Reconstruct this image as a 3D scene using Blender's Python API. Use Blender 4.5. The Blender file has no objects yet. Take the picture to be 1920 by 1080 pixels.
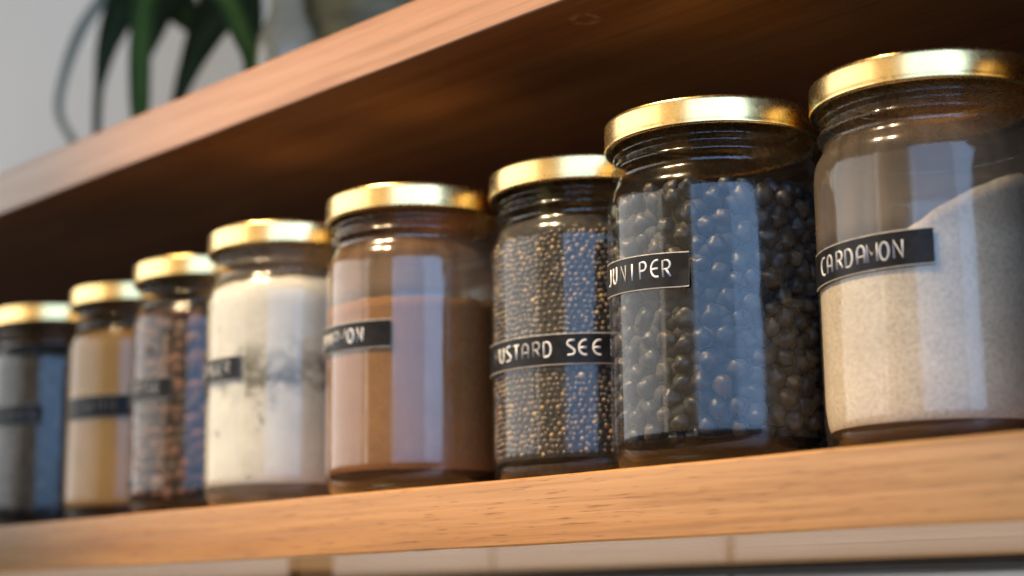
import bpy, bmesh, math, random
from mathutils import Vector, Matrix, noise
random.seed(7)
PI = math.pi
MM = 0.001
sc = bpy.context.scene
col = sc.collection

# ------------------------------------------------------------------ camera
F_PX, ROLL, PITCH, YAW = 3112.0, math.radians(-0.64), math.radians(10.97), math.radians(-46.5)
CAM = Vector((0.0, -350.5, -39.5))                       # millimetres
fw = Vector((math.sin(YAW) * math.cos(PITCH), math.cos(YAW) * math.cos(PITCH), math.sin(PITCH)))
rt = Vector((math.cos(YAW), -math.sin(YAW), 0.0))
up = rt.cross(fw)
R2 = rt * math.cos(ROLL) + up * math.sin(ROLL)
U2 = -rt * math.sin(ROLL) + up * math.cos(ROLL)


def at(px, py, Y):
    """point (mm) on the plane y = Y seen at photo pixel px, py"""
    d = fw + R2 * ((px - 960) / F_PX) + U2 * ((540 - py) / F_PX)
    return CAM + d * ((Y - CAM.y) / d.y)


cam_d = bpy.data.cameras.new('camera')
cam = bpy.data.objects.new('camera', cam_d)
col.objects.link(cam)
cam.matrix_world = Matrix((
    (R2.x, U2.x, -fw.x, CAM.x * MM), (R2.y, U2.y, -fw.y, CAM.y * MM),
    (R2.z, U2.z, -fw.z, CAM.z * MM), (0, 0, 0, 1)))
cam_d.sensor_width = 36.0
cam_d.lens = F_PX / 1920 * 36.0
cam_d.clip_start, cam_d.clip_end = 0.02, 60.0
cam_d.dof.use_dof = True
cam_d.dof.focus_distance = 0.497
cam_d.dof.aperture_fstop = 6.8
cam_d.dof.aperture_blades = 0
sc.camera = cam

# ------------------------------------------------------------------ material helpers


def mat(name):
    m = bpy.data.materials.new(name)
    m.use_nodes = True
    nt = m.node_tree
    b = nt.nodes['Principled BSDF']
    return m, nt, b


def N(nt, t, **kw):
    n = nt.nodes.new(t)
    for k, v in kw.items():
        if k.startswith('i_'):
            n.inputs[k[2:].replace('_', ' ')].default_value = v
        else:
            setattr(n, k, v)
    return n


def ramp(nt, src, stops):
    r = nt.nodes.new('ShaderNodeValToRGB')
    els = r.color_ramp.elements
    while len(els) > 1:
        els.remove(els[-1])
    els[0].position, els[0].color = stops[0][0], c4(stops[0][1])
    for p, c in stops[1:]:
        e = els.new(p)
        e.color = c4(c)
    if src is not None:
        nt.links.new(src, r.inputs[0])
    return r


def c4(c):
    if isinstance(c, (int, float)):
        return (c, c, c, 1)
    return (c[0], c[1], c[2], 1)


def coords(nt, scale=(1, 1, 1), offset=(0, 0, 0)):
    t = nt.nodes.new('ShaderNodeTexCoord')
    mp = nt.nodes.new('ShaderNodeMapping')
    mp.inputs['Scale'].default_value = scale
    mp.inputs['Location'].default_value = offset
    nt.links.new(t.outputs['Object'], mp.inputs[0])
    return mp.outputs[0]


def noise_tex(nt, vec, scale, detail=4, rough=0.55, dist=0.0):
    n = nt.nodes.new('ShaderNodeTexNoise')
    n.inputs['Scale'].default_value = scale
    n.inputs['Detail'].default_value = detail
    n.inputs['Roughness'].default_value = rough
    n.inputs['Distortion'].default_value = dist
    if vec is not None:
        nt.links.new(vec, n.inputs['Vector'])
    return n.outputs['Fac']


def mixc(nt, fac, a, b, mode='MIX'):
    m = nt.nodes.new('ShaderNodeMix')
    m.data_type = 'RGBA'
    m.blend_type = mode
    for v, s in ((fac, m.inputs[0]), (a, m.inputs[6]), (b, m.inputs[7])):
        if hasattr(v, 'links'):
            nt.links.new(v, s)
        elif isinstance(v, (int, float)) and s == m.inputs[0]:
            s.default_value = v
        else:
            s.default_value = c4(v)
    return m.outputs[2]


def math_n(nt, op, a, b=None, clamp=False):
    m = nt.nodes.new('ShaderNodeMath')
    m.operation = op
    m.use_clamp = clamp
    for i, v in enumerate((a, b)):
        if v is None:
            continue
        if hasattr(v, 'links'):
            nt.links.new(v, m.inputs[i])
        else:
            m.inputs[i].default_value = v
    return m.outputs[0]


def bump(nt, b, h, strength=0.3, dist=0.001):
    n = nt.nodes.new('ShaderNodeBump')
    n.inputs['Strength'].default_value = strength
    n.inputs['Distance'].default_value = dist
    nt.links.new(h, n.inputs['Height'])
    nt.links.new(n.outputs[0], b.inputs['Normal'])


# ------------------------------------------------------------------ materials


def make_wood(name, base, dark, light, off, pores=1.0, rough=0.33):
    m, nt, b = mat(name)
    v1 = coords(nt, (3.2, 60, 60), off)
    broad = noise_tex(nt, v1, 1.0, 3, 0.5, 0.6)
    v2 = coords(nt, (9, 420, 420), off)
    fine = noise_tex(nt, v2, 1.0, 4, 0.65, 0.3)
    v3 = coords(nt, (70, 1500, 1500), off)
    pore = noise_tex(nt, v3, 1.0, 2, 0.6)
    v4 = coords(nt, (34, 620, 620), (off[0] + 5, 3, 8))
    flame = noise_tex(nt, v4, 1.0, 3, 0.55, 0.4)
    r1 = ramp(nt, broad, [(0.28, dark), (0.5, base), (0.72, light)])
    r2 = ramp(nt, fine, [(0.32, (0.68, 0.61, 0.54)), (0.5, 0.98), (0.7, (1.15, 1.12, 1.1))])
    c = mixc(nt, 0.75, r1.outputs[0], r2.outputs[0], 'MULTIPLY')
    rp = ramp(nt, pore, [(0.32, (0.42, 0.31, 0.23)), (0.41, 1.0)])
    c = mixc(nt, 0.7 * pores, c, rp.outputs[0], 'MULTIPLY')
    rf = ramp(nt, flame, [(0.27, (0.60, 0.48, 0.38)), (0.36, 1.0)])
    c = mixc(nt, 0.75 * pores, c, rf.outputs[0], 'MULTIPLY')
    nt.links.new(c, b.inputs['Base Color'])
    b.inputs['Roughness'].default_value = rough
    rr = ramp(nt, fine, [(0.3, rough + 0.12), (0.7, rough)])
    nt.links.new(rr.outputs[0], b.inputs['Roughness'])
    bump(nt, b, fine, 0.12, 0.0004)
    return m, nt, b


WOOD, wnt, wb = make_wood('varnished_pine', (0.395, 0.198, 0.066), (0.27, 0.118, 0.036), (0.47, 0.25, 0.095), (0, 0, 0), rough=0.14)
WOOD_UP, ulnt, ulb = make_wood('varnished_pine_redder', (0.34, 0.175, 0.092), (0.285, 0.14, 0.072), (0.385, 0.21, 0.115), (4.3, 2.2, 1.1), 0.22, rough=0.27)


def add_ring_stain(nt, b, centre, rad, wdt):
    """a chalky ring left by a wet glass"""
    t = nt.nodes.new('ShaderNodeTexCoord')
    d = nt.nodes.new('ShaderNodeVectorMath')
    d.operation = 'DISTANCE'
    nt.links.new(t.outputs['Object'], d.inputs[0])
    d.inputs[1].default_value = centre
    dd = math_n(nt, 'ABSOLUTE', math_n(nt, 'SUBTRACT', d.outputs['Value'], rad))
    f = ramp(nt, math_n(nt, 'DIVIDE', dd, wdt), [(0.35, 1.0), (1.0, 0.0)]).outputs[0]
    n = noise_tex(nt, t.outputs['Object'], 260, 2)
    f = math_n(nt, 'MULTIPLY', f, ramp(nt, n, [(0.42, 0.0), (0.6, 0.75)]).outputs[0])
    old = b.inputs['Base Color'].links[0].from_socket
    nt.links.new(mixc(nt, f, old, (0.62, 0.5, 0.4)), b.inputs['Base Color'])


GOLD, nt, b = mat('gold_lacquered_tin')
b.inputs['Metallic'].default_value = 1.0
b.inputs['Base Color'].default_value = (0.93, 0.67, 0.29, 1)
n = noise_tex(nt, coords(nt, (1, 1, 1)), 700, 3)
nt.links.new(ramp(nt, n, [(0.3, 0.23), (0.7, 0.30)]).outputs[0], b.inputs['Roughness'])


def glass(name, dust, dust_col, film_scale=90, refl=0.88, tint=(0.93, 0.95, 0.93), film=None):
    """clear container glass: mirror reflection by Fresnel over a see-through wall, with some spice dust on it"""
    m = bpy.data.materials.new(name)
    m.use_nodes = True
    nt = m.node_tree
    nt.nodes.clear()
    out = nt.nodes.new('ShaderNodeOutputMaterial')
    geo = nt.nodes.new('ShaderNodeNewGeometry')
    ior = nt.nodes.new('ShaderNodeMix')
    nt.links.new(geo.outputs['Backfacing'], ior.inputs[0])
    ior.inputs[2].default_value = 1.52
    ior.inputs[3].default_value = 1 / 1.52
    fr = nt.nodes.new('ShaderNodeFresnel')
    nt.links.new(ior.outputs[0], fr.inputs[0])
    f = math_n(nt, 'MULTIPLY', fr.outputs[0], refl, True)
    gl = nt.nodes.new('ShaderNodeBsdfGlossy')
    gl.inputs['Roughness'].default_value = 0.06
    gl.inputs['Color'].default_value = (0.97, 0.99, 1, 1)
    tr = nt.nodes.new('ShaderNodeBsdfTransparent')
    tr.inputs['Color'].default_value = c4(tint)
    # moulded glass is never quite flat
    bp = nt.nodes.new('ShaderNodeBump')
    bp.inputs['Strength'].default_value = 0.10
    bp.inputs['Distance'].default_value = 0.0006
    nt.links.new(noise_tex(nt, coords(nt, (1, 1, 0.35)), 70, 2), bp.inputs['Height'])
    nt.links.new(bp.outputs[0], gl.inputs['Normal'])
    sm = noise_tex(nt, coords(nt, (1, 1, 0.5), (2, 5, 1)), 45, 5, 0.65)
    nt.links.new(ramp(nt, sm, [(0.35, 0.06), (0.62, 0.17)]).outputs[0], gl.inputs['Roughness'])
    df = nt.nodes.new('ShaderNodeBsdfDiffuse')
    df.inputs['Color'].default_value = c4(dust_col)
    tl = nt.nodes.new('ShaderNodeBsdfTranslucent')
    tl.inputs['Color'].default_value = c4(dust_col)
    du = nt.nodes.new('ShaderNodeMixShader')
    du.inputs[0].default_value = 0.35
    nt.links.new(df.outputs[0], du.inputs[1])
    nt.links.new(tl.outputs[0], du.inputs[2])
    v = coords(nt, (1, 1, 0.6))
    d1 = ramp(nt, noise_tex(nt, v, film_scale, 5, 0.7), [(0.3, dust * 0.35), (0.75, min(1, dust * 1.7))])
    dust_f = d1.outputs[0]
    if film:                                   # a powdery film above the filling: (from mm, amount)
        sx = nt.nodes.new('ShaderNodeSeparateXYZ')
        nt.links.new(coords(nt), sx.inputs[0])
        streak = noise_tex(nt, coords(nt, (1, 1, 0.12), (1, 2, 3)), 120, 4, 0.6)
        ff = ramp(nt, math_n(nt, 'DIVIDE', sx.outputs['Z'], 0.11), [(film[0] / 110 - 0.03, 0.0), (film[0] / 110 + 0.05, film[1]), (0.80, film[1] * 0.8), (0.86, film[1] * 0.2)]).outputs[0]
        ff = math_n(nt, 'MULTIPLY', ff, ramp(nt, streak, [(0.3, 0.55), (0.7, 1.25)]).outputs[0])
        dust_f = math_n(nt, 'MAXIMUM', dust_f, ff)
    mx = nt.nodes.new('ShaderNodeMixShader')
    nt.links.new(dust_f, mx.inputs[0])
    nt.links.new(tr.outputs[0], mx.inputs[1])
    nt.links.new(du.outputs[0], mx.inputs[2])
    m2 = nt.nodes.new('ShaderNodeMixShader')
    nt.links.new(f, m2.inputs[0])
    nt.links.new(mx.outputs[0], m2.inputs[1])
    nt.links.new(gl.outputs[0], m2.inputs[2])
    nt.links.new(m2.outputs[0], out.inputs[0])
    return m


G_CLEAN = glass('jar_glass_clear', 0.008, (0.6, 0.58, 0.54))
G_FLOOR = glass('jar_glass_floor', 0.0, (0.3, 0.25, 0.2), 90, 0.4, (0.30, 0.22, 0.13))
G_DUST = glass('jar_glass_brown_dust', 0.05, (0.43, 0.27, 0.16), 90, 1.3, film=(70, 0.48))
G_PALE = glass('jar_glass_pale_dust', 0.05, (0.40, 0.31, 0.225), film=(60, 0.36))
G_CREAM = glass('jar_glass_flour_dust', 0.14, (0.62, 0.58, 0.50))


def powder(name, stops, scale=900, blotch=None, rough=0.95):
    m, nt, b = mat(name)
    v = coords(nt)
    n1 = noise_tex(nt, v, scale, 4, 0.7)
    c = ramp(nt, n1, stops).outputs[0]
    n2 = noise_tex(nt, v, 75, 4, 0.6)
    c = mixc(nt, 0.8, c, ramp(nt, n2, [(0.3, 0.86), (0.7, 1.08)]).outputs[0], 'MULTIPLY')
    if blotch:
        c = blotch(nt, v, c)
    nt.links.new(c, b.inputs['Base Color'])
    b.inputs['Roughness'].default_value = rough
    b.inputs['Specular IOR Level'].default_value = 0.1
    bump(nt, b, n1, 0.35, 0.0006)
    return m


P_CARD = powder('ground_cardamom', [(0.25, (0.37, 0.305, 0.24)), (0.5, (0.52, 0.44, 0.36)), (0.75, (0.63, 0.55, 0.465))])
P_CIN = powder('ground_cinnamon', [(0.25, (0.145, 0.062, 0.023)), (0.5, (0.21, 0.092, 0.034)), (0.75, (0.28, 0.13, 0.05))])
P_TAN = powder('ground_tan_spice', [(0.25, (0.40, 0.19, 0.055)), (0.5, (0.52, 0.26, 0.08)), (0.75, (0.60, 0.32, 0.11))])


def grey_band(nt, v, c):
    """clumps of a darker spice caught between two fillings, 45-54 mm up"""
    s = nt.nodes.new('ShaderNodeSeparateXYZ')
    nt.links.new(v, s.inputs[0])
    wob = noise_tex(nt, v, 60, 5, 0.6)
    z = math_n(nt, 'ADD', s.outputs['Z'], math_n(nt, 'MULTIPLY', math_n(nt, 'SUBTRACT', wob, 0.5), 0.05))
    f = ramp(nt, z, [(0.0410, 0.0), (0.0465, 0.9), (0.0535, 1.0), (0.0570, 0.0)]).outputs[0]
    hole = ramp(nt, noise_tex(nt, v, 120, 4, 0.6), [(0.36, 0.25), (0.52, 1.0)]).outputs[0]
    f = math_n(nt, 'MULTIPLY', f, hole)
    spots = ramp(nt, noise_tex(nt, coords(nt, (1, 1, 1), (3, 1, 4)), 95, 2), [(0.66, 0.0), (0.73, 0.7)]).outputs[0]
    f = math_n(nt, 'MAXIMUM', f, spots)
    c = mixc(nt, f, c, (0.075, 0.075, 0.06))
    return c


P_CREAM = powder('cream_flour_with_grey_clumps', [(0.25, (0.49, 0.455, 0.40)), (0.5, (0.59, 0.555, 0.50)), (0.75, (0.67, 0.64, 0.59))], blotch=grey_band)


def attr_mat(name, rough, spec=0.4, bump_scale=None, attr='tone', coat=0.0):
    m, nt, b = mat(name)
    a = nt.nodes.new('ShaderNodeAttribute')
    a.attribute_name = attr
    n = noise_tex(nt, coords(nt), 1400, 3)
    c = mixc(nt, 0.7, a.outputs['Color'], ramp(nt, n, [(0.3, 0.6), (0.7, 1.25)]).outputs[0], 'MULTIPLY')
    nt.links.new(c, b.inputs['Base Color'])
    b.inputs['Roughness'].default_value = rough
    b.inputs['Specular IOR Level'].default_value = spec
    if bump_scale:
        bump(nt, b, noise_tex(nt, coords(nt), bump_scale, 3), 0.5, 0.0008)
    return m


M_SEED = attr_mat('mustard_seed_coat', 0.3, 0.6)
M_GRAN = attr_mat('granular_spice', 0.7, 0.3)
M_CHUNK = attr_mat('dried_spice_pieces', 0.75, 0.3, 500)

M_BERRY, nt, b = mat('juniper_berry_skin')
oi = nt.nodes.new('ShaderNodeObjectInfo')
bc = ramp(nt, oi.outputs['Random'], [(0.0, (0.006, 0.007, 0.010)), (0.5, (0.011, 0.011, 0.015)), (0.78, (0.022, 0.015, 0.012)), (0.93, (0.055, 0.032, 0.018)), (1.0, (0.020, 0.021, 0.028))])
bloom = ramp(nt, noise_tex(nt, coords(nt), 260, 4, 0.65), [(0.46, 0.0), (0.8, 0.4)])
c = mixc(nt, bloom.outputs[0], bc.outputs[0], (0.042, 0.042, 0.052))
nt.links.new(c, b.inputs['Base Color'])
b.inputs['Roughness'].default_value = 0.45
b.inputs['Specular IOR Level'].default_value = 0.4
bump(nt, b, noise_tex(nt, coords(nt), 330, 3, 0.55), 0.55, 0.0014)

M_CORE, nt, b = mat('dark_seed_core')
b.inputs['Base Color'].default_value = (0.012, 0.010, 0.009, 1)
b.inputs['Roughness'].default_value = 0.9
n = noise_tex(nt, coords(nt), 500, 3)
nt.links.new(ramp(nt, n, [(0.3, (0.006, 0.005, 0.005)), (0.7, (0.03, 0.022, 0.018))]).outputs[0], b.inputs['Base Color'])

M_TAPE, nt, b = mat('black_embossing_tape')
n = noise_tex(nt, coords(nt), 300, 4)
nt.links.new(ramp(nt, n, [(0.3, (0.007, 0.007, 0.008)), (0.75, (0.018, 0.018, 0.019))]).outputs[0], b.inputs['Base Color'])
b.inputs['Roughness'].default_value = 0.34
b.inputs['Specular IOR Level'].default_value = 0.13
bump(nt, b, n, 0.08, 0.0004)
M_EDGE, nt, b = mat('tape_pale_edge')
b.inputs['Base Color'].default_value = (0.36, 0.34, 0.31, 1)
b.inputs['Roughness'].default_value = 0.4
n = noise_tex(nt, coords(nt), 400, 2)
nt.links.new(ramp(nt, n, [(0.3, (0.26, 0.25, 0.23)), (0.7, (0.42, 0.40, 0.37))]).outputs[0], b.inputs['Base Color'])
M_LETTER, nt, b = mat('stress_whitened_letter')
a = nt.nodes.new('ShaderNodeAttribute')
a.attribute_name = 'tone'
n = noise_tex(nt, coords(nt), 900, 3)
c = mixc(nt, 0.6, a.outputs['Color'], ramp(nt, n, [(0.3, 0.7), (0.6, 1.05)]).outputs[0], 'MULTIPLY')
nt.links.new(c, b.inputs['Base Color'])
b.inputs['Roughness'].default_value = 0.45

M_PLASTER, nt, b = mat('white_painted_plaster')
n = noise_tex(nt, coords(nt), 6, 5)
nt.links.new(ramp(nt, n, [(0.3, (0.76, 0.74, 0.69)), (0.7, (0.82, 0.80, 0.75))]).outputs[0], b.inputs['Base Color'])
b.inputs['Roughness'].default_value = 0.8
bump(nt, b, noise_tex(nt, coords(nt), 220, 4), 0.15, 0.001)

M_BACK_SHADE, nt, b = make_wood('dark_back_shade', (0.022, 0.011, 0.007), (0.014, 0.007, 0.004), (0.03, 0.015, 0.009), (1, 5, 2), 0.6, 0.5)  # shade behind the jars put into the colour

M_TILE, nt, b = mat('white_glazed_tile')
b.inputs['Base Color'].default_value = (0.68, 0.67, 0.66, 1)
n = noise_tex(nt, coords(nt), 14, 4)
nt.links.new(ramp(nt, n, [(0.3, (0.62, 0.61, 0.60)), (0.7, (0.72, 0.71, 0.70))]).outputs[0], b.inputs['Base Color'])
b.inputs['Roughness'].default_value = 0.15
M_GROUT, nt, b = mat('dark_grey_grout')
n = noise_tex(nt, coords(nt), 200, 4)
nt.links.new(ramp(nt, n, [(0.3, (0.05, 0.045, 0.042)), (0.7, (0.10, 0.09, 0.085))]).outputs[0], b.inputs['Base Color'])
b.inputs['Roughness'].default_value = 0.9
M_STRIP, nt, b = mat('near_black')
n = noise_tex(nt, coords(nt), 120, 4)
nt.links.new(ramp(nt, n, [(0.3, (0.008, 0.008, 0.008)), (0.7, (0.02, 0.018, 0.016))]).outputs[0], b.inputs['Base Color'])
b.inputs['Roughness'].default_value = 0.6
M_BRACE, nt, b = make_wood('brown_oak', (0.17, 0.095, 0.035), (0.12, 0.06, 0.02), (0.2, 0.12, 0.05), (2, 7, 3), 0.6, 0.5)


def leaf_mat(name, c0, c1, vein):
    m, nt, b = mat(name)
    a = nt.nodes.new('ShaderNodeAttribute')
    a.attribute_name = 'tone'                    # r = distance from the midrib
    n = noise_tex(nt, coords(nt), 55, 4)
    c = ramp(nt, n, [(0.3, c0), (0.7, c1)]).outputs[0]
    s = nt.nodes.new('ShaderNodeSeparateColor')
    nt.links.new(a.outputs['Color'], s.inputs[0])
    f = ramp(nt, s.outputs[0], [(0.10, 1.0), (0.45, 0.0)]).outputs[0]
    c = mixc(nt, f, c, vein)
    nt.links.new(c, b.inputs['Base Color'])
    b.inputs['Roughness'].default_value = 0.6
    b.inputs['Specular IOR Level'].default_value = 0.2
    return m


L_DARK = leaf_mat('leaf_dark_green', (0.014, 0.022, 0.006), (0.024, 0.036, 0.010), (0.03, 0.045, 0.012))
L_GREEN = leaf_mat('leaf_mid_green', (0.035, 0.065, 0.014), (0.055, 0.095, 0.02), (0.09, 0.15, 0.03))
L_GREY = leaf_mat('leaf_grey_green', (0.20, 0.21, 0.15), (0.28, 0.28, 0.21), (0.3, 0.3, 0.22))
M_POT, nt, b = mat('olive_glazed_pot')
n = noise_tex(nt, coords(nt, (1, 1, 3)), 45, 5, 0.65)
nt.links.new(ramp(nt, n, [(0.3, (0.05, 0.04, 0.012)), (0.55, (0.11, 0.09, 0.03)), (0.75, (0.17, 0.14, 0.05))]).outputs[0], b.inputs['Base Color'])
b.inputs['Roughness'].default_value = 0.5
M_SOIL, nt, b = mat('potting_soil')
n = noise_tex(nt, coords(nt), 300, 5)
nt.links.new(ramp(nt, n, [(0.3, (0.012, 0.008, 0.005)), (0.7, (0.04, 0.028, 0.018))]).outputs[0], b.inputs['Base Color'])
M_VASE = glass('vase_grey_glass', 0.7, (0.55, 0.48, 0.34), 40)

# ------------------------------------------------------------------ mesh helpers


def link(name, me, materials, parent=None):
    o = bpy.data.objects.new(name, me)
    for m in materials:
        me.materials.append(m)
    col.objects.link(o)
    if parent is not None:
        o.parent = parent
    return o


def tag(o, label=None, cat=None, group=None, kind=None):
    if label:
        o['label'] = label
    if cat:
        o['category'] = cat
    if group:
        o['group'] = group
    if kind:
        o['kind'] = kind
    return o


def empty(name, loc, rz=0.0):
    o = bpy.data.objects.new(name, None)
    o.empty_display_size = 0.01
    o.location = loc
    o.rotation_euler = (0, 0, rz)
    col.objects.link(o)
    return o


def from_data(name, verts, faces, smooth=True):
    me = bpy.data.meshes.new(name)
    me.from_pydata(verts, [], faces)
    me.update()
    if smooth:
        me.polygons.foreach_set('use_smooth', [True] * len(me.polygons))
    return me


def smooth_profile(pts, n=4):
    """Catmull-Rom through the profile points"""
    out = []
    P = [pts[0]] + list(pts) + [pts[-1]]
    for i in range(1, len(P) - 2):
        p0, p1, p2, p3 = P[i - 1], P[i], P[i + 1], P[i + 2]
        for k in range(n):
            t = k / n
            q = []
            for a in (0, 1):
                q.append(0.5 * (2 * p1[a] + (p2[a] - p0[a]) * t + (2 * p0[a] - 5 * p1[a] + 4 * p2[a] - p3[a]) * t * t
                                + (3 * p1[a] - p0[a] - 3 * p2[a] + p3[a]) * t ** 3))
            out.append(tuple(q))
    out.append(pts[-1])
    return out


def lathe(name, prof, seg=96, cap0=False, cap1=False, fn=None):
    """profile in mm (r, z), spun round z"""
    vs, fs = [], []
    for r, z in prof:
        for k in range(seg):
            a = 2 * PI * k / seg
            x, y, zz = r * math.cos(a), r * math.sin(a), z
            if fn:
                x, y, zz = fn(x, y, zz, r)
            vs.append((x * MM, y * MM, zz * MM))
    for i in range(len(prof) - 1):
        for k in range(seg):
            k2 = (k + 1) % seg
            fs.append((i * seg + k, i * seg + k2, (i + 1) * seg + k2, (i + 1) * seg + k))
    if cap0:
        fs.append(tuple(reversed(range(seg))))
    if cap1:
        o = (len(prof) - 1) * seg
        fs.append(tuple(range(o, o + seg)))
    return from_data(name, vs, fs)


def box_bm(bm, x0, x1, y0, y1, z0, z1, bev=0.0, seg=2):
    vs = [bm.verts.new((x * MM, y * MM, z * MM)) for x in (x0, x1) for y in (y0, y1) for z in (z0, z1)]
    idx = ((0, 1, 3, 2), (4, 6, 7, 5), (0, 4, 5, 1), (2, 3, 7, 6), (0, 2, 6, 4), (1, 5, 7, 3))
    fs = [bm.faces.new([vs[i] for i in f]) for f in idx]
    if bev:
        es = {e for f in fs for e in f.edges}
        bmesh.ops.bevel(bm, geom=list(es), offset=bev * MM, segments=seg, affect='EDGES', profile=0.5)


def bm_mesh(name, bm, smooth=False):
    bmesh.ops.recalc_face_normals(bm, faces=bm.faces)
    me = bpy.data.meshes.new(name)
    bm.to_mesh(me)
    bm.free()
    if smooth:
        me.polygons.foreach_set('use_smooth', [True] * len(me.polygons))
    return me


def box_obj(name, x0, x1, y0, y1, z0, z1, material, parent=None, bev=0.8):
    bm = bmesh.new()
    box_bm(bm, x0, x1, y0, y1, z0, z1, bev)
    return link(name, bm_mesh(name, bm), [material], parent)


def ico(sub):
    bm = bmesh.new()
    bmesh.ops.create_icosphere(bm, subdivisions=sub, radius=1.0)
    bm.verts.ensure_lookup_table()
    v = [tuple(x.co) for x in bm.verts]
    f = [tuple(x.index for x in q.verts) for q in bm.faces]
    bm.free()
    return v, f


ICO1, ICO2, ICO3 = ico(1), ico(2), ico(3)


def spheres_mesh(name, items, base):
    """items: (centre mm, radii mm(3), rotation Matrix or None, colour)"""
    bv, bf = base
    vs, fs, cols = [], [], []
    for c, r, rot, cl in items:
        o = len(vs)
        for v in bv:
            p = Vector((v[0] * r[0], v[1] * r[1], v[2] * r[2]))
            if rot is not None:
                p = rot @ p
            vs.append(((c[0] + p.x) * MM, (c[1] + p.y) * MM, (c[2] + p.z) * MM))
        fs.extend(tuple(i + o for i in f) for f in bf)
        cols.extend([cl] * len(bv))
    me = from_data(name, vs, fs)
    at_ = me.color_attributes.new('tone', 'FLOAT_COLOR', 'POINT')
    flat = []
    for cl in cols:
        flat += [cl[0], cl[1], cl[2], 1.0]
    at_.data.foreach_set('color', flat)
    return me


# ------------------------------------------------------------------ the setting
# The wall behind the shelves: white plaster above, white tiles with dark grout below the lower shelf
WALL_Y = 240.0
bm = bmesh.new()
box_bm(bm, -3200, 900, WALL_Y, WALL_Y + 60, -24, 1500)
o = link('wall', bm_mesh('wall', bm), [M_PLASTER])
tag(o, 'white painted wall behind the shelves, out of focus', 'wall', kind='structure')
bm = bmesh.new()
box_bm(bm, -3200, 900, WALL_Y + 3, WALL_Y + 60, -1200, -24.5)
o = link('wall_grout', bm_mesh('wall_grout', bm), [M_GROUT])
tag(o, 'dark grout between the white tiles below the lower shelf', 'wall', kind='structure')
bm = bmesh.new()
TW, GR = 158.0, 5.0
x = -3160.0
off = (-641 - (-3160)) % TW
x = -3160 + off - TW
while x < 850:
    for k in range(7):
        z1 = -26 - k * TW
        box_bm(bm, x + GR / 2, x + TW - GR / 2, WALL_Y, WALL_Y + 12, z1 - TW + GR, z1, 1.2, 2)
    x += TW
o = link('wall_tiles', bm_mesh('wall_tiles', bm), [M_TILE])
tag(o, 'white glazed wall tiles with dark joints below the lower shelf', 'wall', kind='structure')

# ------------------------------------------------------------------ the two shelves
T, GAP, DEPTH = 20.8, 146.9, 236.0
X0, X1 = -1650.0, 520.0


def wobble_board(name, x0, x1, z0, z1, material, seed):
    """a plank whose arrises are slightly worn and not dead straight"""
    bm = bmesh.new()
    prof = []
    r = 0.9
    for (cy, cz, a0) in ((r, z1 - r, PI), (DEPTH - r, z1 - r, PI / 2), (DEPTH - r, z0 + r, 0), (r, z0 + r, -PI / 2)):
        for k in range(5):
            a = a0 - (PI / 2) * k / 4
            prof.append((cy + r * math.cos(a), cz + r * math.sin(a)))
    nx = 420
    rows = []
    for i in range(nx + 1):
        x = x0 + (x1 - x0) * i / nx
        row = []
        for j, (y, z) in enumerate(prof):
            dz = dy = 0.0
            if y < 5:
                dz = 0.22 * noise.noise(Vector((x * 0.02, seed, z * 0.1)))
                ch = noise.noise(Vector((x * 0.16, seed + 9, z * 0.2)))
                if ch > 0.42:                                 # small chips in the edge
                    dy = min(0.4, (ch - 0.42) * 1.8) if j in (1, 2, 3, 16, 17, 18) else 0
            row.append(bm.verts.new((x * MM, (y + dy) * MM, (z + dz) * MM)))
        rows.append(row)
    n = len(prof)
    for i in range(nx):
        for j in range(n):
            bm.faces.new((rows[i][j], rows[i][(j + 1) % n], rows[i + 1][(j + 1) % n], rows[i + 1][j]))
    bm.faces.new(rows[0])
    bm.faces.new(list(reversed(rows[-1])))
    return link(name, bm_mesh(name, bm, False), [material])


low = wobble_board('wooden_shelf', X0, X1, -T, 0, WOOD, 1.3)
tag(low, 'lower orange pine shelf board that the gold lidded spice jars stand on', 'shelf', 'pine wall shelves')
upp = wobble_board('wooden_shelf', X0, X1, GAP, GAP + T, WOOD_UP, 7.7)
tag(upp, 'upper pine shelf board above the jars with the potted plant on it', 'shelf', 'pine wall shelves')
ring = at(1097, 36, 0)
d = ring - CAM
ring = CAM + d * ((GAP - CAM.z) / d.z)
add_ring_stain(ulnt, ulb, (ring.x * MM, ring.y * MM, GAP * MM), 0.0042, 0.0016)

strip = box_obj('dark_edge_strip', X0 + 5, X1 - 5, DEPTH - 10, DEPTH + 3, -T - 4.0, -T - 0.02, M_STRIP, low, 0.5)  # near-black strip along the back edge under the lower board
for xb in (-634.0, -1180.0, 60.0):
    box_obj('brace', xb - 4.5, xb + 4.5, 110, 130, -T - 115, -T - 0.02, M_BRACE, low, 0.6)
back = box_obj('back_shade_panel', X0 + 5, X1 - 5, DEPTH - 7, DEPTH - 0.5, 0.02, GAP - 0.02, M_BACK_SHADE, low, 0.0)  # added panel; its dark colour stands in for shade behind the jars

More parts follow.
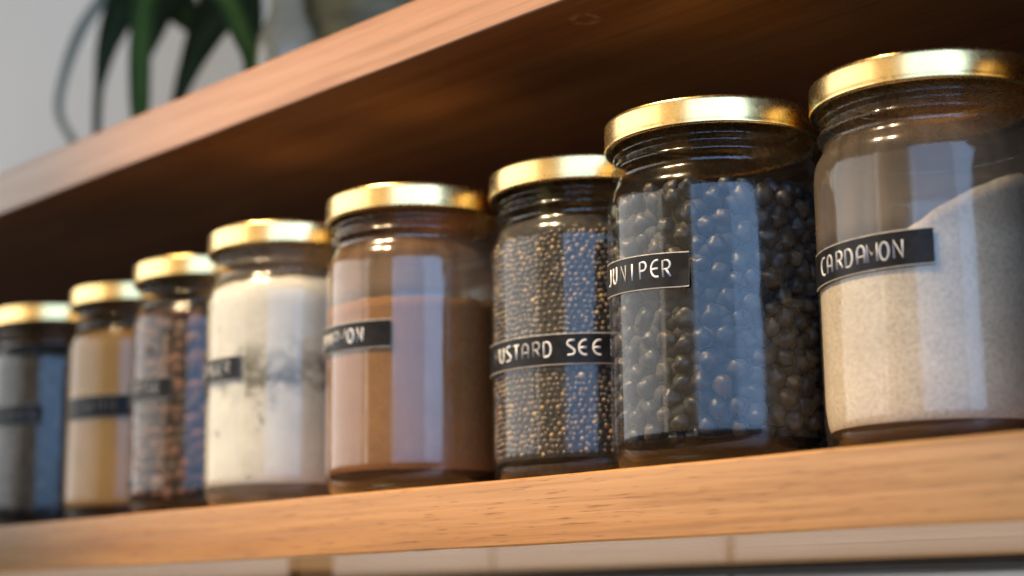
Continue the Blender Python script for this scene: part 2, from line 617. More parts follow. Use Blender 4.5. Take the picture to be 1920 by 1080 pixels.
# ------------------------------------------------------------------ the jar
RB = 33.6
body_prof = smooth_profile([
    (0.4, 1.6), (14, 1.4), (22, 0.9), (25.5, 0.15), (28.5, 0.5), (31.3, 2.6), (32.9, 5.6), (33.5, 9.5), (33.6, 14), (33.6, 30), (33.6, 50), (33.6, 70), (33.6, 80),
    (33.45, 84.0), (32.7, 87.2), (31.5, 89.4), (30.7, 91.0), (30.5, 92.6), (31.0, 93.6), (31.9, 94.6), (32.0, 95.6), (31.2, 96.7),
    (30.4, 97.8), (30.4, 98.6), (31.1, 99.4), (31.3, 100.2), (30.7, 101.2), (30.2, 102.4), (30.2, 105), (30.2, 108.6)], 4)
GLASS_ME = lathe('jar_glass', body_prof, 128)
inner_prof = smooth_profile([(0.4, 5.0), (20, 4.4), (27, 4.6), (30.4, 6.2), (31.9, 9.2)], 4)
FLOOR_ME = lathe('jar_floor', inner_prof, 96)
lid_prof = smooth_profile([
    (31.2, 103.0), (32.0, 102.4), (32.9, 102.1), (33.7, 102.2), (34.0, 102.7), (34.0, 103.4), (33.95, 104.2), (33.92, 106), (33.9, 109.0), (33.82, 110.2), (33.45, 110.8), (32.7, 111.05),
    (31.5, 111.0), (30.0, 110.8), (28.5, 110.1), (27.0, 109.9), (14, 110.1), (0.3, 110.2)], 4)
LID_ME = lathe('lid', lid_prof, 128)

# stroke alphabet of an embossing tape, in a 1 x 1.6 cell


def arc(cx, cy, rx, ry, a0, a1, n=10):
    return [(cx + rx * math.cos(math.radians(a0 + (a1 - a0) * i / n)), cy + ry * math.sin(math.radians(a0 + (a1 - a0) * i / n))) for i in range(n + 1)]


GLYPH = {
    'A': [[(0.04, 0)] + [(0.04, 0.95)] + arc(0.5, 1.05, 0.46, 0.55, 180, 0) + [(0.96, 0)], [(0.04, 0.62), (0.96, 0.62)]],
    'C': [[(0.98, 1.6)] + arc(0.75, 0.8, 0.72, 0.8, 90, 270, 14) + [(0.98, 0)]],
    'D': [[(0.05, 0), (0.05, 1.6), (0.45, 1.6)] + arc(0.45, 0.8, 0.52, 0.8, 90, -90, 14) + [(0.05, 0)]],
    'E': [[(0.98, 1.6)] + arc(0.75, 0.8, 0.72, 0.8, 90, 270, 14) + [(0.98, 0)], [(0.05, 0.8), (0.9, 0.8)]],
    'G': [[(0.98, 1.6)] + arc(0.75, 0.8, 0.72, 0.8, 90, 270, 14) + [(0.98, 0), (0.98, 0.7), (0.6, 0.7)]],
    'I': [[(0.5, 0), (0.5, 1.6)]],
    'J': [[(0.85, 1.6), (0.85, 0.4)] + arc(0.5, 0.4, 0.35, 0.4, 0, -120) + [(0.1, 0.06)]],
    'L': [[(0.08, 1.6), (0.08, 0), (0.95, 0)]],
    'M': [[(-0.04, 0), (-0.04, 1.6), (0.5, 0.55), (1.04, 1.6), (1.04, 0)]],
    'N': [[(0.05, 0), (0.05, 1.6), (0.95, 0), (0.95, 1.6)]],
    'O': [arc(0.5, 0.8, 0.48, 0.8, 90, 450, 22)],
    'P': [[(0.06, 0), (0.06, 1.6), (0.5, 1.6)] + arc(0.5, 1.18, 0.44, 0.42, 90, -90) + [(0.06, 0.76)]],
    'R': [[(0.06, 0), (0.06, 1.6), (0.5, 1.6)] + arc(0.5, 1.18, 0.44, 0.42, 90, -90) + [(0.06, 0.76)], [(0.45, 0.76), (0.97, 0)]],
    'S': [[(0.93, 1.6), (0.4, 1.6)] + arc(0.42, 1.24, 0.36, 0.36, 90, 200, 6) + [(0.85, 0.58)] + arc(0.58, 0.36, 0.36, 0.36, 20, -90, 6) + [(0.05, 0)]],
    'T': [[(0.5, 0), (0.5, 1.6)], [(0.02, 1.6), (0.98, 1.6)]],
    'U': [[(0.05, 1.6), (0.05, 0.5)] + arc(0.5, 0.5, 0.45, 0.5, 180, 360) + [(0.95, 1.6)]],
    'V': [[(0.02, 1.6), (0.5, 0), (0.98, 1.6)]],
    'Y': [[(0.02, 1.6), (0.5, 0.8), (0.98, 1.6)], [(0.5, 0.8), (0.5, 0)]],
}
RT = RB + 0.42             # tape's outer face


def on_jar(az, z, r):
    a = math.radians(az)
    return (r * math.sin(a) * MM, -r * math.cos(a) * MM, z * MM)


def make_label(parent, az0, az1, z0, z1, tilt=0.0, flap=False):
    """tape from azimuth az0 to az1 (0 = straight out from the shelf), with thickness and pale cut edges"""
    n = 60
    vs, fs, mi = [], [], []
    cross = [(0.0, 0.05), (0.0, 0.42), (0.030, 0.48), (0.5, 0.42), (0.970, 0.48), (1.0, 0.42), (1.0, 0.05)]
    for i in range(n + 1):
        u = i / n
        az = az0 + (az1 - az0) * u
        zz = z0 + tilt * (u - 0.5)
        lift = 0.0
        if u > 0.96:
            lift = (u - 0.96) * 5
        for j, (t, h) in enumerate(cross):
            hh = h + lift
            zf = zz + t * (z1 - z0)
            if flap and u > 0.88 and t < 0.35:
                k = (u - 0.88) / 0.12
                hh += 1.1 * k * k * (1 - t / 0.35)
            vs.append(on_jar(az, zf, RB + hh))
    m = len(cross)
    for i in range(n):
        for j in range(m - 1):
            fs.append((i * m + j, (i + 1) * m + j, (i + 1) * m + j + 1, i * m + j + 1))
            mi.append(1 if j in (0, 1, 4, 5) else 0)
    for i in (0, n):
        f = tuple(i * m + j for j in range(m))
        fs.append(f if i == 0 else tuple(reversed(f)))
        mi.append(1)
    me = from_data('label', vs, fs, False)
    o = link('label', me, [M_TAPE, M_EDGE], parent)
    me.polygons.foreach_set('material_index', mi)
    return o


def make_lettering(parent, text, az_end, adv, z_mid, height, tones, tilt_per_deg=0.0, wid=2.75):
    """az_end: azimuth of the centre of the last letter; adv in degrees"""
    vs, fs, cl = [], [], []
    s = height * 0.93 / 1.6
    mmdeg = math.degrees(1.0 / RT)
    for k, ch in enumerate(text):
        if ch == ' ':
            continue
        az_c = az_end[k] if isinstance(az_end, (list, tuple)) else az_end - adv * (len(text) - 1 - k)
        jz = random.uniform(-0.12, 0.12)
        tone = tones[k] if tones else 0.8
        for st in GLYPH[ch]:
            pts = [((x - 0.5) * wid, (y - 0.8) * s + jz) for x, y in st]
            rw, rh = 0.34, 0.24
            o = len(vs)
            for i, (x, y) in enumerate(pts):
                a = Vector(pts[max(0, i - 1)])
                b2 = Vector(pts[min(len(pts) - 1, i + 1)])
                t = (b2 - a).normalized() if (b2 - a).length > 1e-6 else Vector((1, 0))
                nn = Vector((-t.y, t.x))
                for q in range(6):
                    an = PI * q / 5
                    off_, h = rw * math.cos(an), rh * math.sin(an)
                    X, Y = x + nn.x * off_, y + nn.y * off_
                    az = az_c + X * mmdeg
                    vs.append(on_jar(az, z_mid + Y + tilt_per_deg * (az_c), RT + 0.02 + h))
                    cl.append(tone)
            for i in range(len(pts) - 1):
                for q in range(5):
                    fs.append((o + i * 6 + q, o + (i + 1) * 6 + q, o + (i + 1) * 6 + q + 1, o + i * 6 + q + 1))
            fs.append(tuple(o + q for q in range(6)))
            e = o + (len(pts) - 1) * 6
            fs.append(tuple(reversed([e + q for q in range(6)])))
    me = from_data('lettering', vs, fs)
    at_ = me.color_attributes.new('tone', 'FLOAT_COLOR', 'POINT')
    flat = []
    for t in cl:
        v = 0.02 + 0.72 * t
        flat += [v, v, v * 0.99, 1.0]
    at_.data.foreach_set('color', flat)
    return link('lettering', me, [M_LETTER], parent)


def jar(x, y, label, glass_mat, tape=None, text=None, spin=0.0):
    root = empty('spice_jar', (x * MM, y * MM, 0))
    tag(root, label, 'jar', 'gold lidded spice jars lined up on the lower shelf')
    g = bpy.data.objects.new('glass_body', GLASS_ME.copy())
    g.data.materials.append(glass_mat)
    col.objects.link(g)
    g.parent = root
    fl = bpy.data.objects.new('glass_floor', FLOOR_ME)
    if not FLOOR_ME.materials:
        FLOOR_ME.materials.append(G_FLOOR)
    col.objects.link(fl)
    fl.parent = g
    ld = bpy.data.objects.new('lid', LID_ME)
    if not LID_ME.materials:
        LID_ME.materials.append(GOLD)
    col.objects.link(ld)
    ld.parent = root
    ld.rotation_euler.z = spin
    if tape:
        lb = make_label(root, *tape)
        if text:
            make_lettering(lb, *text)
    return root


JX = {'card': (-255.6, 60.5), 'jun': (-325.2, 46.2), 'mus': (-397.1, 62.4), 'cin': (-465.8, 42.5), 'cre': (-543.8, 41.7),
      'thi': (-618.4, 51.7), 'sec': (-688.3, 59.1), 'fir': (-763.0, 57.3), 'nin': (-181.5, 56.0)}
ADV = 7.35
jar(*JX['card'], 'large near jar of pale ground cardamom, powder sloping up, label CARDAMON', G_PALE,
    (-52, 31.6, 50.2, 60.3, 0.4), ('CARDAMON', [-33.8, -26.3, -17.8, -11.2, -3.8, 2.5, 8.7, 15.4], ADV, 55.2, 5.3, [.8, .6, .8, .75, .65, .6, .55, .65]), 0.3)
jar(*JX['jun'], 'jar of blue black juniper berries with the tilted JUNIPER label', G_CLEAN,
    (-45, 26.3, 53.9, 64.6, -2.4, True), ('JUNIPER', [-33.0, -24.8, -15.6, -8.0, -0.1, 7.3, 14.1], ADV, 59.5, 5.4, [1, 1, .35, 1, 1, 1, .75], -0.035), 1.3)
jar(*JX['mus'], 'jar of tiny dark mustard seeds with the label MUSTARD SEE', G_CLEAN,
    (-48, 74, 39.4, 49.8, -0.3), ('MUSTARD SEEDS', [-21.5, -14.5, -7.5, -0.6, 6.3, 13.9, 20.8, 28, 34.7, 41.4, 49.3, 67, 71], 7.35, 44.8, 5.2, [.25, .75, 1, 1, .42, .42, 1, 0, 1, 1, 1, 1, 1]), 2.1)
jar(*JX['cin'], 'jar of brown cinnamon powder between the white powder jar and the mustard seed jar', G_DUST,
    (-60, 34.4, 51.8, 61.8, -0.5), ('CINNAMON', 13.5, ADV, 56.8, 5.2, [.6, .7, .6, .7, .5, .5, .9, .9]), 2.9)
jar(*JX['cre'], 'jar of cream white powder with a dark grey clumpy band', G_CREAM,
    (-62, 19.5, 49.2, 58.5, -0.6), ('GINGER', 8.0, ADV, 53.9, 5.2, [.4, .45, .4, .45, .4, .4]), 3.7)
jar(*JX['thi'], 'jar of reddish brown dried pieces just left of the white powder jar', G_CLEAN,
    (-55, 30, 49.6, 59.0, -0.4), ('ANISE', 17.0, ADV, 54.4, 5.2, [.5, .4, .5, .4, .4]), 4.4)
jar(*JX['sec'], 'jar of tan orange powder, second from the far left end', G_CLEAN,
    (-10.5, 58, 48.0, 58.4, 0.2), ('CUMIN', 38.0, ADV, 53.3, 5.2, [.2, .3, .2, .3, .2]), 5.2)
jar(*JX['fir'], 'farthest leftmost jar of dark grey brown spice, cut by the photo edge', G_CLEAN,
    (-10, 48, 50.6, 61.0, 0.0), ('CLOVES', 40.5, ADV, 55.7, 5.2, [.2, .2, .2, .25, .2, .35]), 5.9)
jar(*JX['nin'], 'rightmost jar of dark spice beyond the cardamom jar, only its edge in view', G_CLEAN, None, None, 0.8)

# ------------------------------------------------------------------ the contents (each lies inside its jar)
RC = 33.05


def fill(name, key, material, label, cat, top_fn, seed, rmax=RC):
    """a body of powder filling the jar up to top_fn(x, y)"""
    prof_r = [(0.3, 6.0), (20, 5.6), (27.5, 5.9), (30.6, 7.4), (32.3, 10.2), (rmax, 16.0)]
    vs, fs = [], []
    seg = 128
    prof = smooth_profile(prof_r, 3)
    rows = []

    def lim(z):
        # inside of the shoulder
        if z <= 83:
            return rmax
        return max(29.6, rmax - (z - 83) ** 1.4 * 0.26)
    for r, z in prof:
        rows.append([(r * math.cos(2 * PI * k / seg), r * math.sin(2 * PI * k / seg), z) for k in range(seg)])
    nlev = 14
    for i in range(1, nlev + 1):
        row = []
        for k in range(seg):
            a = 2 * PI * k / seg
            zt = top_fn(rmax * math.cos(a), rmax * math.sin(a)) + 0.7 * noise.noise(Vector((5 * math.cos(a) + seed, 5 * math.sin(a), 0))) \
                + 0.35 * noise.noise(Vector((17 * math.cos(a) + seed, 17 * math.sin(a), 3)))
            z = 16 + (zt - 16) * i / nlev
            r = lim(z)
            row.append((r * math.cos(a), r * math.sin(a), z))
        rows.append(row)
    edge = rows[-1]
    for fr in (0.85, 0.6, 0.3, 0.02):
        row = []
        for k in range(seg):
            x, y, z = edge[k]
            zt = top_fn(x * fr, y * fr) + 1.0 * noise.noise(Vector((x * fr * 0.15 + seed, y * fr * 0.15, 2)))
            row.append((x * fr, y * fr, zt))
        rows.append(row)
    for row in rows:
        vs += [(p[0] * MM, p[1] * MM, p[2] * MM) for p in row]
    for i in range(len(rows) - 1):
        for k in range(seg):
            k2 = (k + 1) % seg
            fs.append((i * seg + k, i * seg + k2, (i + 1) * seg + k2, (i + 1) * seg + k))
    o = link(name, from_data(name, vs, fs), [material])
    o.location = (JX[key][0] * MM, JX[key][1] * MM, 0)
    tag(o, label, cat, 'spices inside the jars', 'stuff')
    return o


def az_axis(az):
    a = math.radians(az)
    return math.sin(a), -math.cos(a)


def top_card(x, y):
    ax, ay = az_axis(96)
    s = (x * ax + y * ay) / RC
    z = 55.65 + 21.6 * s
    return z if z > 56 else 51 + 5 * math.exp((z - 56) / 5)


fill('ground_cardamom', 'card', P_CARD, 'pale beige powder heaped on a slope inside the CARDAMON jar', 'spice powder', top_card, 1.0)
fill('ground_cinnamon', 'cin', P_CIN, 'brown powder filling the cinnamon jar to two thirds', 'spice powder', lambda x, y: 69.5 + x * 0.01, 5.0)
fill('tan_powder', 'sec', P_TAN, 'tan orange powder filling the second jar from the far left', 'spice powder', lambda x, y: 89.0, 9.0)
fill('cream_powder', 'cre', P_CREAM, 'cream white powder streaked with a dark grey clumpy band', 'spice powder', lambda x, y: 88.0 + 0.05 * x, 12.0)


def front_deg(key):
    x, y = JX[key]
    return math.degrees(math.atan2(-x, y - CAM.y))


def core(name, key, r, z0, z1, material, label, cat):
    me = lathe(name, smooth_profile([(r * 0.85, z0), (r, z0 + 3), (r, z1 - 3), (r * 0.85, z1)], 3), 64, True, True)
    o = link(name, me, [material])
    o.location = (JX[key][0] * MM, JX[key][1] * MM, 0)
    tag(o, label, cat, 'spices inside the jars', 'stuff')
    return o


def r_at(z, rmax):
    if z > 83:
        return max(29.4, rmax - (z - 83) ** 1.4 * 0.3)
    if z < 14:
        return rmax - (14 - z) ** 2 * 0.085
    return rmax


def seeds(name, key, material, r, z0, z1, span, colours, label, cat, size_var=0.16, base=ICO1, squash=0.95):
    """one layer of grains pressed against the glass round the side that can be seen, over a solid heap"""
    items = []
    mid = front_deg(key)
    row, z = 0, z0
    random.seed(hash(name) % 1000 if False else len(name) * 31)
    while z < z1:
        RR = r_at(z, RC)
        da = math.degrees(2.08 * r / RR)
        az = mid - span + (row % 2) * da / 2
        while az < mid + span:
            zw = 1.0 * r * noise.noise(Vector((az * 0.11, z * 0.09, 4.0)))
            aw = 1.0 * da * noise.noise(Vector((az * 0.10, z * 0.12, 9.0)))
            rr = r * random.uniform(1 - size_var, 1 + size_var)
            a = math.radians(az + aw + random.uniform(-0.3, 0.3) * da)
            R_ = r_at(z, RC) - rr - abs(random.gauss(0, 0.16)) * r
            c = (R_ * math.sin(a), -R_ * math.cos(a), z + zw + random.uniform(-0.3, 0.3) * r)
            k = random.choices(range(len(colours)), [q[1] for q in colours])[0]
            cb = colours[k][0]
            j = random.uniform(0.75, 1.25)
            rot = Matrix.Rotation(random.uniform(0, PI), 3, 'X') @ Matrix.Rotation(random.uniform(0, PI), 3, 'Z')
            items.append((c, (rr, rr * squash, rr * random.uniform(0.88, 1.02)), rot, tuple(v * j for v in cb)))
            az += da
        z += 1.80 * r
        row += 1
    # top layer
    RR = r_at(z1, RC) - r
    nrad = int(RR / (2 * r))
    for i in range(nrad + 1):
        rad = RR * i / max(1, nrad)
        cnt = max(1, int(2 * PI * rad / (2 * r)))
        for k in range(cnt):
            a = 2 * PI * (k + random.random() * 0.4) / cnt
            cb = random.choice(colours)[0]
            items.append(((rad * math.cos(a), rad * math.sin(a), z1 + random.uniform(-0.5, 0.5) * r), (r, r, r), None, cb))
    o = link(name, spheres_mesh(name, items, base), [material])
    o.location = (JX[key][0] * MM, JX[key][1] * MM, 0)
    tag(o, label, cat, 'spices inside the jars', 'stuff')
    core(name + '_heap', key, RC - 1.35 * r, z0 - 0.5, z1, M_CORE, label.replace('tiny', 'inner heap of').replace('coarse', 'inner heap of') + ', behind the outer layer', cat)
    return o, items


seeds('mustard_seeds', 'mus', M_SEED, 1.02, 7.4, 87.0, 112,
      [((0.10, 0.070, 0.050), 5), ((0.16, 0.105, 0.065), 4), ((0.05, 0.042, 0.040), 4), ((0.26, 0.165, 0.085), 2), ((0.42, 0.27, 0.11), 0.6)],
      'tiny round dark brown mustard seeds packed against the glass of their jar', 'seeds')
# one pale seed that catches the eye below the label
ps = spheres_mesh('pale_seed', [((0, 0, 0), (1.25, 1.2, 1.15), None, (0.50, 0.40, 0.24))], ICO2)
o = link('pale_seed', ps, [M_SEED])
azp = 40.0
o.location = (JX['mus'][0] * MM + (RC - 1.0) * MM * math.sin(math.radians(azp)), JX['mus'][1] * MM - (RC - 1.0) * MM * math.cos(math.radians(azp)), 35.9 * MM)
tag(o, 'single larger pale yellow seed among the dark mustard seeds below the label', 'seed')

seeds('dark_granules', 'fir', M_GRAN, 1.9, 10, 88, 120,
      [((0.05, 0.045, 0.04), 4), ((0.075, 0.06, 0.045), 3), ((0.03, 0.03, 0.03), 4), ((0.11, 0.08, 0.05), 1)],
      'coarse dark grey brown spice grains inside the farthest left jar', 'spice', 0.25, ICO1, 0.7)
seeds('black_granules', 'nin', M_GRAN, 2.4, 11, 88, 140,
      [((0.02, 0.018, 0.016), 4), ((0.03, 0.025, 0.02), 3)],
      'coarse black spice grains inside the jar beyond the right edge', 'spice', 0.2, ICO1, 0.85)

# reddish brown dried pieces
random.seed(21)
items = []
mid = front_deg('thi')
z = 10.5
while z < 88:
    az = mid - 125
    while az < mid + 125:
        rr = random.uniform(3.0, 6.0)
        a = math.radians(az)
        R_ = r_at(z, RC) - rr * 0.75
        k = random.random()
        cb = (0.125, 0.055, 0.034) if k < 0.45 else ((0.155, 0.07, 0.045) if k < 0.65 else ((0.06, 0.033, 0.024) if k < 0.92 else (0.20, 0.115, 0.085)))
        rot = Matrix.Rotation(random.uniform(0, PI), 3, 'X') @ Matrix.Rotation(random.uniform(0, PI), 3, 'Y')
        items.append(((R_ * math.sin(a), -R_ * math.cos(a), z + random.uniform(-1.5, 1.5)), (rr, rr * random.uniform(0.5, 0.85), rr * random.uniform(0.6, 0.9)), rot, cb))
        az += random.uniform(9, 14)
    z += 5.0
o = link('dried_pieces', spheres_mesh('dried_pieces', items, ICO2), [M_CHUNK])
o.location = (JX['thi'][0] * MM, JX['thi'][1] * MM, 0)
tag(o, 'reddish brown broken dried spice pieces inside the third jar from the left', 'spice', 'spices inside the jars', 'stuff')
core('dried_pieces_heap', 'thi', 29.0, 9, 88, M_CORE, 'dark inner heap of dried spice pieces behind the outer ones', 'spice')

# juniper berries, one by one
random.seed(5)
BERRY = []
for k in range(6):
    bv, bf = ICO3
    vs = []
    for v in bv:
        p = Vector(v)
        w = 1 + 0.20 * noise.noise(p * 1.5 + Vector((k * 7, 0, 0))) + 0.13 * noise.noise(p * 3.2 + Vector((0, k * 5, 0))) - 0.14 * abs(noise.noise(p * 6.0 + Vector((k, k * 5, 0))))
        dim = max(0.0, p.z - 0.72) * (0.9 + 0.35 * math.cos(3 * math.atan2(p.y, p.x)))                         # the dimple at the tip
        p = p * (w - dim)
        vs.append((p.x * MM, p.y * MM, p.z * 0.93 * MM))
    me = from_data('juniper_berry', vs, bf)
    me.materials.append(M_BERRY)
    BERRY.append(me)
mid = front_deg('jun')
jx, jy = JX['jun']
placed = []
tries = 0
while len(placed) < 290 and tries < 90000:
    tries += 1
    rr = random.uniform(2.8, 3.9)
    z = random.uniform(6.6 + rr, 86.5 - rr * 0.4)
    az = mid + random.uniform(-114, 114)
    a = math.radians(az)
    R_ = r_at(z + (2 if z > 70 else 0), RC) - rr - 0.1 - (random.uniform(0, 1.6) if tries > 9000 else 0)
    if z < 14:
        R_ -= (14 - z) * 0.3
    c = Vector((R_ * math.sin(a), -R_ * math.cos(a), z))
    if all((c - q).length > (rr + qr) * 0.86 for q, qr in placed):
        placed.append((c, rr))
for c, rr in placed:
    o = bpy.data.objects.new('juniper_berry', random.choice(BERRY))
    col.objects.link(o)
    o.location = ((jx + c.x) * MM, (jy + c.y) * MM, c.z * MM)
    o.rotation_euler = (random.uniform(0, 2 * PI), random.uniform(0, 2 * PI), random.uniform(0, 2 * PI))
    o.scale = (rr * random.uniform(0.9, 1.08), rr * random.uniform(0.9, 1.08), rr * random.uniform(0.85, 1.05))
    tag(o, 'wrinkled blue black juniper berry packed against the glass of the JUNIPER jar', 'berry', 'juniper berries in the JUNIPER jar')
items = []
for k in range(520):                                              # the berries further in, one mass
    z = random.uniform(13, 84)
    R_ = 27.2 + random.uniform(-1.6, 0.5)
    if z > 80 or z < 14:
        R_ -= 3
    a = math.radians(mid + random.uniform(-125, 125))
    g = random.uniform(0.6, 1.4)
    items.append(((R_ * math.sin(a), -R_ * math.cos(a), z), (3.8, 3.7, 3.5), None, (0.018 * g, 0.016 * g, 0.017 * g)))
o = link('inner_berries', spheres_mesh('inner_berries', items, ICO2), [M_GRAN])
o.location = (jx * MM, jy * MM, 0)
tag(o, 'dark mass of juniper berries deeper inside the JUNIPER jar', 'berries', 'spices inside the jars', 'stuff')
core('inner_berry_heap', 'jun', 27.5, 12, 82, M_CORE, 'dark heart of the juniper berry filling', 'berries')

# ------------------------------------------------------------------ plant, pot and vase on the upper shelf
ZT = GAP + T
pc = at(690, 20, 158)
POT = Vector((pc.x + 6, 158.0, ZT))
pot = empty('potted_plant', (POT.x * MM, POT.y * MM, POT.z * MM))
tag(pot, 'potted plant with long drooping dark green strap leaves on the upper shelf', 'plant')
pp = smooth_profile([(0.5, 0.3), (26, 0.2), (30, 1.5), (33, 10), (37, 40), (40.5, 80), (42, 104), (43.5, 106), (43.5, 116), (42, 118), (40, 117), (39.5, 108), (0.5, 107.9)], 4)
link('pot', lathe('pot', pp, 72), [M_POT], pot)
link('soil', lathe('soil', smooth_profile([(39.2, 108.2), (30, 110), (15, 111.5), (0.4, 112)], 3), 48), [M_SOIL], pot)


def leaf(path, widths, material, face, fold=0.25):
    """strap leaf along path (mm, world); widths in mm; folded a little along the midrib, with a little thickness"""
    pts = [Vector(p) for p in path]
    # resample smoothly
    sm = []
    P = [pts[0]] + pts + [pts[-1]]
    W = [widths[0]] + list(widths) + [widths[-1]]
    for i in range(1, len(P) - 2):
        for k in range(8):
            t = k / 8
            q = 0.5 * (2 * P[i] + (P[i + 1] - P[i - 1]) * t + (2 * P[i - 1] - 5 * P[i] + 4 * P[i + 1] - P[i + 2]) * t * t + (3 * P[i] - P[i - 1] - 3 * P[i + 1] + P[i + 2]) * t ** 3)
            sm.append((q, W[i] + (W[i + 1] - W[i]) * t))
    sm.append((pts[-1], widths[-1]))
    vs, fs, cl = [], [], []
    cr = [-1, -0.6, -0.25, 0, 0.25, 0.6, 1]
    m = len(cr)
    n = len(sm)
    for side in (0, 1):
        for i, (p, w) in enumerate(sm):
            t = (sm[min(n - 1, i + 1)][0] - sm[max(0, i - 1)][0]).normalized()
            across = t.cross(Vector(face)).normalized()
            nn = across.cross(t).normalized()
            for c in cr:
                wav = 0.05 * w * math.sin(i * 0.55 + c)
                q = p + across * (c * w / 2) + nn * (abs(c) * fold * w / 2 + wav * abs(c) - side * 0.5) - POT
                vs.append((q.x * MM, q.y * MM, q.z * MM))
                cl.append(abs(c))
    for side in (0, 1):
        o = side * n * m
        for i in range(n - 1):
            for j in range(m - 1):
                f = (o + i * m + j, o + (i + 1) * m + j, o + (i + 1) * m + j + 1, o + i * m + j + 1)
                fs.append(f if side == 0 else tuple(reversed(f)))
    o = n * m
    for i in range(n - 1):
        for j in (0, m - 1):
            fs.append((i * m + j, o + i * m + j, o + (i + 1) * m + j, (i + 1) * m + j))
    me = from_data('leaf', vs, fs)
    at_ = me.color_attributes.new('tone', 'FLOAT_COLOR', 'POINT')
    flat = []
    for c in cl:
        flat += [c, c, c, 1.0]
    at_.data.foreach_set('color', flat)
    return link('leaf', me, [material], pot)


CROWN = POT + Vector((-4, -6, 112))
toward = (CAM - Vector((-760, 100, 260))).normalized()


def hang(px_pts, Ys, widths, material, rise=95, fold=0.25, start=(0, 0)):
    """a leaf that arches out of the pot and then hangs through the given picture points"""
    low = [at(x, y, Y + 40) for (x, y), Y in zip(px_pts, Ys)]
    c0 = CROWN + Vector((start[0], start[1], 0))
    top = low[0]
    k1 = c0 + (top - c0) * 0.30 + Vector((0, 0, rise * 0.85))
    k2 = c0 + (top - c0) * 0.68 + Vector((0, 0, rise * 1.0))
    path = [c0, k1, k2] + low
    w = [widths[0] * 0.7, widths[0], widths[0]] + list(widths)
    leaf(path, w, material, toward, fold)


hang([(215, -50), (150, 60), (116, 160), (112, 215), (135, 262), (150, 300)], [108, 96, 92, 90, 88, 86], [7.5, 7, 5.5, 5, 5, 3], L_GREY, 120)
hang([(262, -60), (226, 20), (200, 90), (186, 165), (182, 230), (182, 300)], [112, 104, 98, 96, 94, 92], [20.6, 20.6, 12.9, 5.6, 5.2, 3.4], L_DARK, 90)
hang([(300, -70), (272, 0), (264, 70), (262, 130), (262, 190), (262, 270)], [104, 94, 88, 86, 84, 82], [13.8, 13.3, 12.9, 12.9, 12.0, 6.9], L_GREEN, 110, 0.4)
hang([(330, -60), (305, 0), (285, 60), (270, 110), (262, 160)], [124, 120, 116, 114, 112], [22.4, 20.6, 14.6, 7.7, 2.6], L_DARK, 70)
hang([(440, -60), (415, 5), (385, 60), (358, 120), (336, 180), (318, 240)], [112, 104, 100, 98, 96, 94], [25.8, 25.8, 19.8, 12.9, 7.7, 3.4], L_DARK, 70)
hang([(380, -70), (425, 0), (448, 55), (470, 110), (480, 190)], [98, 92, 88, 86, 84], [11.2, 11.2, 11.2, 9.5, 6.0], L_GREEN, 60, 0.45)
hang([(430, -80), (462, -10), (470, 50), (474, 110), (475, 200)], [128, 124, 120, 118, 116], [18.9, 17.2, 13.8, 12.0, 6.9], L_DARK, 60)
hang([(330, -90), (320, -30), (340, 20), (360, 60)], [134, 132, 130, 128], [29.2, 29.2, 22.4, 5.2], L_DARK, 60)
hang([(600, -120), (640, -160), (720, -140)], [80, 60, 50], [13.8, 12.0, 6.9], L_GREEN, 60)
hang([(860, -120), (960, -160), (1020, -100)], [110, 105, 100], [15.5, 13.8, 6.9], L_DARK, 90)

vc = at(540, 40, 110)
vase = empty('glass_vase', (vc.x * MM, 110 * MM, ZT * MM))
tag(vase, 'small cloudy grey glass vase beside the olive plant pot', 'vase')
vp = smooth_profile([(0.4, 2.0), (10, 1.6), (12.5, 0.3), (14.6, 2.0), (15.4, 8), (15.4, 60), (14.5, 72), (9.5, 84), (8.5, 92), (9.5, 100), (8.7, 100.6), (7.6, 92), (8.6, 84.5), (13.6, 72), (14.4, 60), (14.4, 9), (12, 5), (0.4, 4.6)], 4)
link('vase_body', lathe('vase_body', vp, 64), [M_VASE], vase)

# ------------------------------------------------------------------ light
w = bpy.data.worlds.new('World')
sc.world = w
w.use_nodes = True
bg = w.node_tree.nodes['Background']
bg.inputs[0].default_value = (1.0, 0.86, 0.70, 1)
bg.inputs[1].default_value = 0.015

AIM = Vector((-0.42, 0.03, 0.06))


def area(name, az, dist, z, sx, sy, colr, radiance, aim=AIM):
    """rectangular lamp at azimuth az (0 = straight out from the shelf, + to the right), shining at the jars"""
    l = bpy.data.lights.new(name, 'AREA')
    l.shape = 'RECTANGLE'
    l.size, l.size_y = sx, sy
    l.color = colr
    l.energy = radiance * PI * sx * sy
    o = bpy.data.objects.new(name, l)
    a = math.radians(az)
    o.location = (aim.x + dist * math.sin(a), aim.y - dist * math.cos(a), z)
    d_ = aim - Vector(o.location)
    d_.z *= 0.6
    o.rotation_euler = d_.to_track_quat('-Z', 'Y').to_euler()
    col.objects.link(o)
    return o


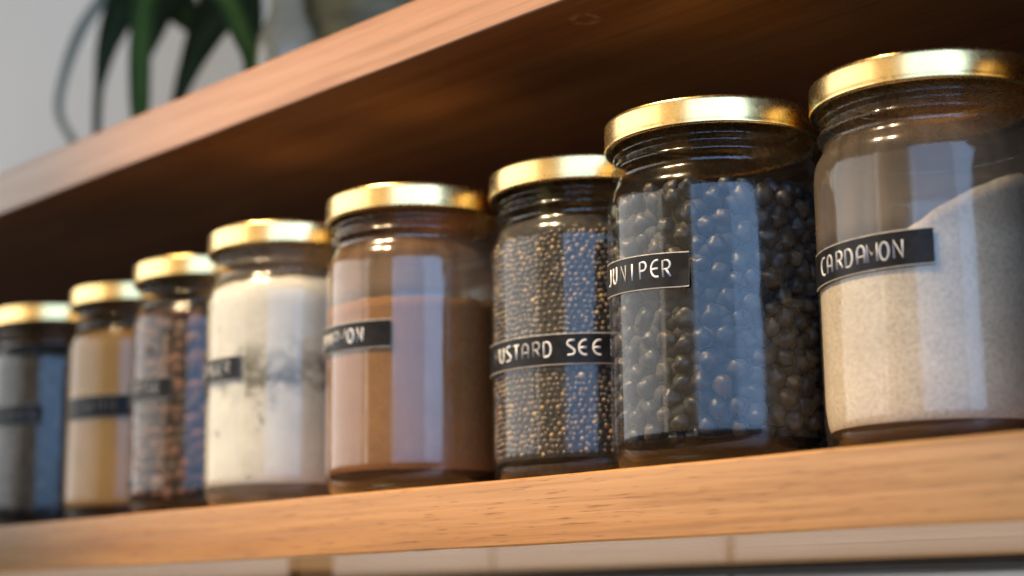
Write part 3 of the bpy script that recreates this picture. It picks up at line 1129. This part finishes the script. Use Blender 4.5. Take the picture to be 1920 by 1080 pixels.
area('window_daylight', 38, 1.75, 0.52, 1.25, 0.84, (0.36, 0.60, 1.0), 3.9)
area('window_daylight', 73, 1.75, 0.52, 0.95, 0.84, (0.38, 0.61, 1.0), 5.6)
area('window_daylight', 101, 1.75, 0.52, 0.62, 0.84, (0.45, 0.67, 1.0), 11.5)
area('pale_room_light', -52, 2.2, 0.56, 2.6, 0.9, (1.0, 0.97, 0.93), 2.8)
area('warm_room_light', 1, 2.3, 0.56, 1.75, 0.9, (1.0, 0.74, 0.42), 0.9)
area('pale_room_light', -17, 2.15, 0.56, 0.2, 0.9, (1.0, 0.93, 0.82), 3.0)
LAMP_AIM = Vector((-0.42, 0.0, 0.03))
for azp, el, en, rad in ((-27, 55, 148, 0.03), (-5, 55, 148, 0.03)):
    l = bpy.data.lights.new('ceiling_lamp', 'SPOT')
    l.energy = en
    l.color = (1.0, 0.725, 0.41)
    l.shadow_soft_size = rad
    l.spot_size = math.radians(20.5)
    l.spot_blend = 1.0
    o = bpy.data.objects.new('ceiling_lamp', l)
    a, e = math.radians(azp), math.radians(el)
    D = 1.6
    o.location = LAMP_AIM + Vector((math.sin(a) * math.cos(e), -math.cos(a) * math.cos(e), math.sin(e))) * D
    o.rotation_euler = (LAMP_AIM - Vector(o.location)).to_track_quat('-Z', 'Y').to_euler()
    col.objects.link(o)
l = bpy.data.lights.new('added_tile_fill', 'AREA')       # added fill lamp, unseen below the shelf, to brighten the tiles
l.shape = 'RECTANGLE'
l.size, l.size_y = 1.4, 0.1
l.color = (0.94, 0.97, 1.0)
l.energy = 5.0
o = bpy.data.objects.new('added_tile_fill', l)
o.location = (-0.4, 0.06, -0.45)
o.rotation_euler = (Vector((-0.4, 0.24, -0.06)) - Vector(o.location)).to_track_quat('-Z', 'Y').to_euler()
col.objects.link(o)

# ------------------------------------------------------------------ render settings
sc.view_settings.view_transform = 'Standard'
sc.view_settings.look = 'None'
sc.view_settings.gamma = 1.0
sc.view_settings.exposure = 0.0
sc.view_settings.use_curve_mapping = False
sc.render.engine = 'CYCLES'
cy = sc.cycles
cy.use_denoising = True
cy.max_bounces = 10
cy.transparent_max_bounces = 24
cy.glossy_bounces = 5
cy.diffuse_bounces = 4
cy.sample_clamp_indirect = 6.0
cy.sample_clamp_direct = 0.0
